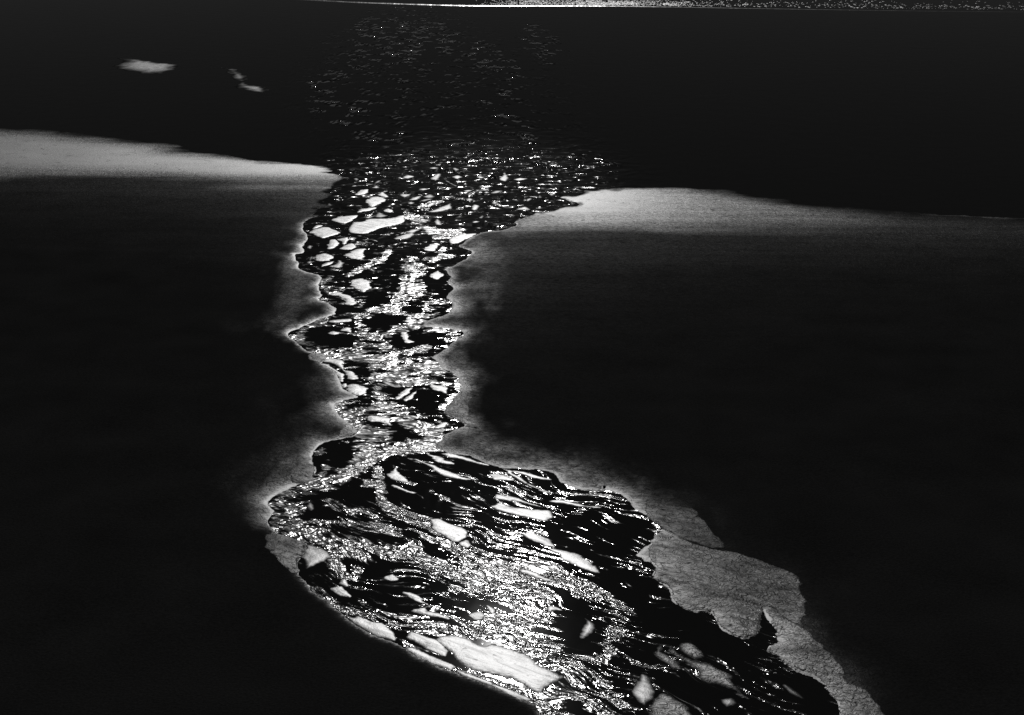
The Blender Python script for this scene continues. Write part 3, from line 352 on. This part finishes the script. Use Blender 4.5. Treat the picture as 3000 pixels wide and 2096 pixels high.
# fan-shaped survey grid: rows across the beach, finer towards the bluff
az = np.concatenate([np.linspace(-65, -22, 24)[:-1], np.arange(-22, 22.01, 0.075), np.linspace(22, 65, 90)[1:]])
ys = np.concatenate([[16, 20, 25, 30, 34, 38], np.exp(np.arange(math.log(40), math.log(190), 0.0042)), [200, 215, 240, 280, 340]])
X = np.tan(np.radians(az))[None, :] * ys[:, None]
Y = np.repeat(ys[:, None], len(az), 1)
Dw = water_distance(X, Y)

# how wet the sand is: soaked at the water's edge, draining away from it
shore = spline(SHORE, 3, closed=False)
shore_d = seg_dist(X, Y, shore, False)
near = Dw < 40
wet = np.zeros(X.shape)
reach = 0.5 + 0.3 * fbm(X * 0.2, Y * 0.12, 2) + 0.2 * fbm(X * 0.9, Y * 0.5, 3)
reach = reach * (1 - 0.93 * (1 - sstep(57, 63, Y)) * (X < 4))
dd = np.maximum(Dw, 0) / np.maximum(reach, 0.08)
wet = np.maximum(wet, (1.0 * np.exp(-(dd / 0.55)) + 0.20 * np.exp(-dd / 1.2)) * (1 - sstep(112, 120, Y) * sstep(4, 10, np.abs(X + 5))))
edge = 2.2 * fbm(X * 0.05, Y * 0.22, 4)
lo_y = np.where(X < -4, 126.0 - 0.06 * X, 109.0) + edge
hi_y = np.where(X < -4, 137.0 - 0.10 * X, 123.0) + edge
band = sstep(lo_y, hi_y, Y) * (1 - 0.1 * sstep(-20, -55, X)) * (1 - 0.65 * sstep(1, 22, X)) * (1 - 0.55 * sstep(22, 46, X))
tailw = (0.12 + 0.33 * np.exp(-np.maximum(Dw, 0) / 5.0)) * np.exp(-np.maximum(hi_y - Y, 0) / 9.0)
on_land_shore = sstep(0, 0.4 + 6.0 * sstep(8, 40, np.abs(X + 5)), Dw) * (Y > 60)
wet = np.maximum(wet, np.maximum(band, tailw) * on_land_shore)
for pts, r, lv in WETS:
    c = np.mean(pts, 0); slant = math.hypot(math.hypot(*c), 30); s = slant / 4121; k = 30 / slant
    sel = (np.abs(X - c[0]) < 25) & (np.abs(Y - c[1]) < 60)
    d = seg_dist(X[sel], Y[sel], pts, False, k) / (r * s)
    d = d * 1.15 * (1 + 0.28 * fbm(X[sel] * 0.8, Y[sel] * 0.4, 4))
    wet[sel] = np.maximum(wet[sel], 1.05 * lv * (1 - sstep(0.1, 1.3, d)) * np.exp(-np.maximum(Dw[sel], 0) / 1.6) * (1 + 0.35 * fbm(X[sel] * 1.8, Y[sel] * 1.1, 3)))

Zl = land_height(Dw, X, Y)
nr, nc = X.shape
idx = np.arange(nr * nc).reshape(nr, nc)
quads = np.stack([idx[:-1, :-1], idx[:-1, 1:], idx[1:, 1:], idx[1:, :-1]], -1).reshape(-1, 4)
beach = mesh_object("beach", np.stack([X, Y, Zl], -1).reshape(-1, 3), quads, M_BEACH, {"wet": wet})
tag(beach, kind="structure")

# ------------------------------------------------------------------ water: stream and sea, sheets at z = 0
cols = (az > -21) & (az < 21)
def fields(px, py):
    rip = np.full(px.shape, 0.42) - 0.07 * (1 - sstep(66, 76, py)); swell = 0.02 + 0.03 * sstep(60, 75, py); rows = np.zeros(px.shape)
    def put(arr, items, mode):
        for pts, r, lv in items:
            c = np.mean(pts, 0); slant = math.hypot(math.hypot(*c), 30); s = slant / 4121; k = 30 / slant
            a = np.array(pts); R_ = r * s * 2.4
            sel = (px > a[:, 0].min() - R_) & (px < a[:, 0].max() + R_) & (py > a[:, 1].min() - R_ / k) & (py < a[:, 1].max() + R_ / k)
            if not sel.any(): continue
            d = seg_dist(px[sel], py[sel], pts, False, k) / (r * s)
            w = 1 - (sstep(0.2, 2.1, d) if mode == 'max' else sstep(0.2, 1.2, d))
            if mode == 'max': arr[sel] = np.maximum(arr[sel], lv * w)
            else: arr[sel] = arr[sel] * (1 - w) + np.minimum(arr[sel], lv) * w
    put(rip, POOLS, 'min'); put(rip, RIBS, 'max')
    rip = rip * (1 - 0.16 * sstep(0.5, 0.9, rip)); put(rows, SEAG, 'max')
    mouth = 1 - sstep(0.6, 1.6, np.hypot((px + 3.5) / 13, (py - 128) / 26))
    swell = np.maximum(swell * (1 - 0.6 * sstep(112, 125, py)), 0.55 * mouth)
    out = sstep(136, 150, py)
    rip = rip * (1 - out) + 0.0 * out
    rip = rip * (1 - sstep(6, 13, px) * sstep(108, 116, py)) * (1 - sstep(-16, -22, px) * sstep(108, 116, py))
    rip = np.where(mouth > 0.3, np.minimum(rip, 0.24 + 0.76 * (rip > 0.5)), rip)
    return rip, swell, rows


wys = np.concatenate([[17, 20, 23, 26, 29, 32, 34, 36, 38], np.exp(np.arange(math.log(40), math.log(400), 0.0042))])
waz = np.arange(-22, 22.01, 0.11)
SEAM_Y, SEAM_AZ = 127.0, 4.6
def water_sheet(name, rows_, azs, keep):
    px = np.tan(np.radians(azs))[None, :] * rows_[:, None]; py = np.repeat(rows_[:, None], len(azs), 1)
    a, b, c = fields(px, py)
    n0, n1 = px.shape; ii = np.arange(n0 * n1).reshape(n0, n1)
    q = np.stack([ii[:-1, :-1], ii[:-1, 1:], ii[1:, 1:], ii[1:, :-1]], -1)
    cy, ca = (rows_[:-1] + rows_[1:]) / 2, (azs[:-1] + azs[1:]) / 2
    q = q[keep(cy[:, None], ca[None, :])]
    used, inv = np.unique(q, return_inverse=True)
    v = np.stack([px, py, np.zeros_like(px)], -1).reshape(-1, 3)[used]
    o = mesh_object(name, v, inv.reshape(-1, 4), M_WATER, {"ripple": a.ravel()[used], "swell": b.ravel()[used], "rows": c.ravel()[used], "slant": ((1 - sstep(62, 72, py)) * sstep(-12, -5, px)).ravel()[used], "steep": (1 - sstep(52, 66, py)).ravel()[used]})
    return tag(o, kind="structure")


waz_near = np.concatenate([waz, np.linspace(22.5, 60, 40)])
water_sheet("stream", wys, waz_near, lambda y, a: (y < SEAM_Y) & (a > -15) & (a < np.where(y < 50, 60, np.where(y < 70, 20, SEAM_AZ))))
sea_az = np.concatenate([np.linspace(-72, -22, 14)[:-1], waz, np.linspace(22, 72, 14)[1:]])
sea_ys = np.concatenate([wys[wys > 100], np.exp(np.linspace(math.log(405), math.log(25000), 30))])
water_sheet("sea", sea_ys, sea_az, lambda y, a: (y > 105) & ~((y < SEAM_Y) & (a > -15) & (a < SEAM_AZ)))


# ------------------------------------------------------------------ sand bars and aprons: low solid mounds standing on the bed
def mound(name, outline, mat, crest, wet_level, base=None, rim=0.16, soft=0.12, smooth_k=5, margin=0.3, step=None, fray=0.0):
    poly = spline(outline, smooth_k)
    lo, hi = poly.min(0) - margin, poly.max(0) + margin
    sx = step or float(np.clip((hi[0] - lo[0]) / 60, 0.025, 0.09)); sy = sx * 1.8
    nx, ny = int((hi[0] - lo[0]) / sx) + 2, int((hi[1] - lo[1]) / sy) + 2
    gx, gy = np.meshgrid(lo[0] + np.arange(nx) * sx, lo[1] + np.arange(ny) * sy)
    d = seg_dist(gx, gy, poly, True) * np.where(inside(gx, gy, poly), 1, -1)
    size = min(hi - lo)
    d = d + (0.035 * fbm(gx * 2.2, gy * 1.5, 3) + 0.02 * vnoise(gx * 9, gy * 6)) * min(1.0, size / 1.5)
    ca, sa = (0.82, -0.57) if lo[1] < 66 else (1.0, -0.1)
    al, ac = gx * ca + gy * sa, -gx * sa + gy * ca
    d = d + 0.06 * min(1.0, size / 1.2)
    d = d + 0.14 * min(1.0, size / 2.2) * fbm(al * 0.7, ac * 4.0, 3) * np.exp(-np.abs(d) / 0.25)
    if fray:
        d = d + fray * (0.5 * fbm(gx * 0.35 + gy * 0.1, gy * 0.45, 3) + 0.35 * vnoise(gx * 1.6, gy * 0.8) - 0.2)
    z = crest * (1 - np.exp(-np.maximum(d, 0) / rim)) - np.minimum(np.maximum(-d, 0) * 0.6, 0.15)
    z += 0.004 * fbm(gx * 1.5, gy * 1.5, 2) * sstep(0, 0.4, d)
    w = wet_level * sstep(0.0, soft, d)
    if base is not None:
        ground, away = base(gx, gy)
        z = z + ground * sstep(-margin, 0.0, d)
        w = w * (0.34 + 0.7 * np.exp(-np.maximum(away, 0) / 1.8) + 0.7 * np.exp(-np.maximum(away, 0) / 0.25))
    ii = np.arange(nx * ny).reshape(ny, nx)
    q = np.stack([ii[:-1, :-1], ii[:-1, 1:], ii[1:, 1:], ii[1:, :-1]], -1).reshape(-1, 4)
    q = q[(d.ravel()[q] > -margin * 0.95).any(1)]
    used, inv = np.unique(q, return_inverse=True)
    v = np.stack([gx, gy, z], -1).reshape(-1, 3)[used]
    o0 = np.array([poly[:, 0].mean(), poly[:, 1].mean(), 0])
    o = mesh_object(name, v - o0, inv.reshape(-1, 4), mat, {"wet": w.ravel()[used]})
    o.location = o0
    return o


for i, (label, outline) in enumerate(BARS):
    rough = "rumpled" in label or "hooked sand bar left of" in label
    faint = "faint" in label or "grey" in label
    lv = 1.0
    if faint: lv = 0.8
    if rough: lv = 1.15
    o = mound("sand_bar", outline, M_CRUMPLED if rough else M_BAR, 0.03, lv, soft=0.3 if faint else 0.10)
    tag(o, label, "sand bar", "sand bars in the stream")
for label, outline in MOUTH_GLINTS:  # glints on wave crests, given shape as small wet sand mounds
    o = mound("sand_bar", outline, M_BAR, 0.02, 0.55 if "grey" in label else random.uniform(0.8, 1.0), soft=0.3, rim=0.25)
    tag(o, label, "sand bar", "wave glints in the stream mouth, shaped as small mounds")


def ground_under(gx, gy):
    d = water_distance(gx, gy)
    return np.maximum(land_height(d, gx, gy), 0.0), d


for label, lv, outline in APRONS:
    rough = "crumpled" in label
    o = mound("sand_apron", outline, M_CRUMPLED if rough else M_APRON, 0.018, lv, base=ground_under, soft=0.03, rim=0.1, step=0.06)
    tag(o, label, "wet sand", "wet sand aprons along the banks")

for label, outline in SWASH:  # sheen of thin swash water, shaped as low glossy sand mounds
    o = mound("swash_patch", outline, M_BAR, 0.06, 0.9, soft=3.0, rim=1.8, step=0.16, fray=1.0)
    tag(o, label, "sand shoal")

# ------------------------------------------------------------------ surf at the far edge
def surf():
    p = spline(SURF, 6, closed=False)
    m, nt, out = nodes_of("wave_face"); t = NT(nt)
    n_ = t.bump(t.noise(t.coords(0.6, 0.6, 1), 1.0, 3.0), 0.10)
    nt.links.new(t.pbr((0.006, 0.006, 0.006, 1), 0.25, 1.33, 0.5, n_), out.inputs[0])
    v, f = [], []
    k = 14
    for i, (x, y) in enumerate(p):
        hgt = (0.10 + 0.02 * math.sin(i * 1.7)) * (1 - 0.6 * min(1, max(0, (x - 5) / 30)))
        for j in range(k):
            s = j / (k - 1)
            v.append((x, y - 0.6 + 1.2 * s, -0.02 + hgt * math.sin(math.pi * s) ** 1.5))
    for i in range(len(p) - 1):
        for j in range(k - 1):
            a = i * k + j
            f.append((a, a + k, a + k + 1, a + 1))
    o = mesh_object("wave", v, f, m)
    tag(o, "low bright wave edge running along the top of the picture", "wave")
    # foam: many small wet bubbles rafts behind the wave
    m2, nt, out = nodes_of("sea_foam"); t = NT(nt)
    nt.links.new(t.pbr((0.8, 0.8, 0.8, 1), 0.5, 1.33), out.inputs[0])
    v, f = [], []
    xs = rng.uniform(-8, 112, 6500)
    for x in xs:
        dens = sstep(-8, 6, x) * (1 - 0.85 * sstep(16, 46, x))
        if rng.random() > dens: continue
        y0 = np.interp(x, p[:, 0], p[:, 1])
        y = y0 + 0.6 + 2.2 * sstep(20, 60, x) + rng.gamma(2.2, 3.0)
        r = rng.uniform(0.05, 0.15) * (0.6 + 0.6 * max(0, vnoise(np.array(x * 0.25), np.array(y * 0.2))))
        b = len(v); q = 6
        for a in range(q):
            v.append((x + r * math.cos(a * 2 * math.pi / q) * 2.0, y + r * math.sin(a * 2 * math.pi / q) * 1.2, 0.005))
        for a in range(q):
            v.append((x + r * 0.6 * math.cos(a * 2 * math.pi / q) * 2.0, y + r * 0.6 * math.sin(a * 2 * math.pi / q) * 1.2, r * 0.35))
        v.append((x, y, r * 0.45))
        for a in range(q):
            a2 = (a + 1) % q
            f.append((b + a, b + a2, b + q + a2)); f.append((b + a, b + q + a2, b + q + a)); f.append((b + q + a, b + q + a2, b + 2 * q))
    o = mesh_object("foam", v, f, m2)
    tag(o, kind="stuff")


surf()

# a lone dark stone on the right bank
def stone():
    v, f = [], []
    k, n = 7, 10
    for i in range(k + 1):
        th = math.pi * i / k
        for j in range(n):
            ph = 2 * math.pi * j / n
            d = Vector((math.sin(th) * math.cos(ph), math.sin(th) * math.sin(ph), math.cos(th)))
            r = 0.075 * (1 + 0.35 * mnoise.noise(d * 1.7))
            v.append((d.x * r * 1.1, d.y * r, d.z * r * 0.4))
    for i in range(k):
        for j in range(n):
            f.append((i * n + j, (i + 1) * n + j, (i + 1) * n + (j + 1) % n, i * n + (j + 1) % n))
    m, nt, out = nodes_of("dark_stone"); t = NT(nt)
    g = t.noise(t.coords(), 12.0, 4.0)
    nt.links.new(t.pbr(t.grey(t.math('MULTIPLY', g, 0.05)), 0.9, 1.4, 0.2, t.bump(g, 0.03)), out.inputs[0])
    o = mesh_object("stone", v, f, m)
    o.location = (STONE[0], STONE[1], 0.07)
    tag(o, "small dark stone on the wet bank above the right hand hook", "stone")


stone()
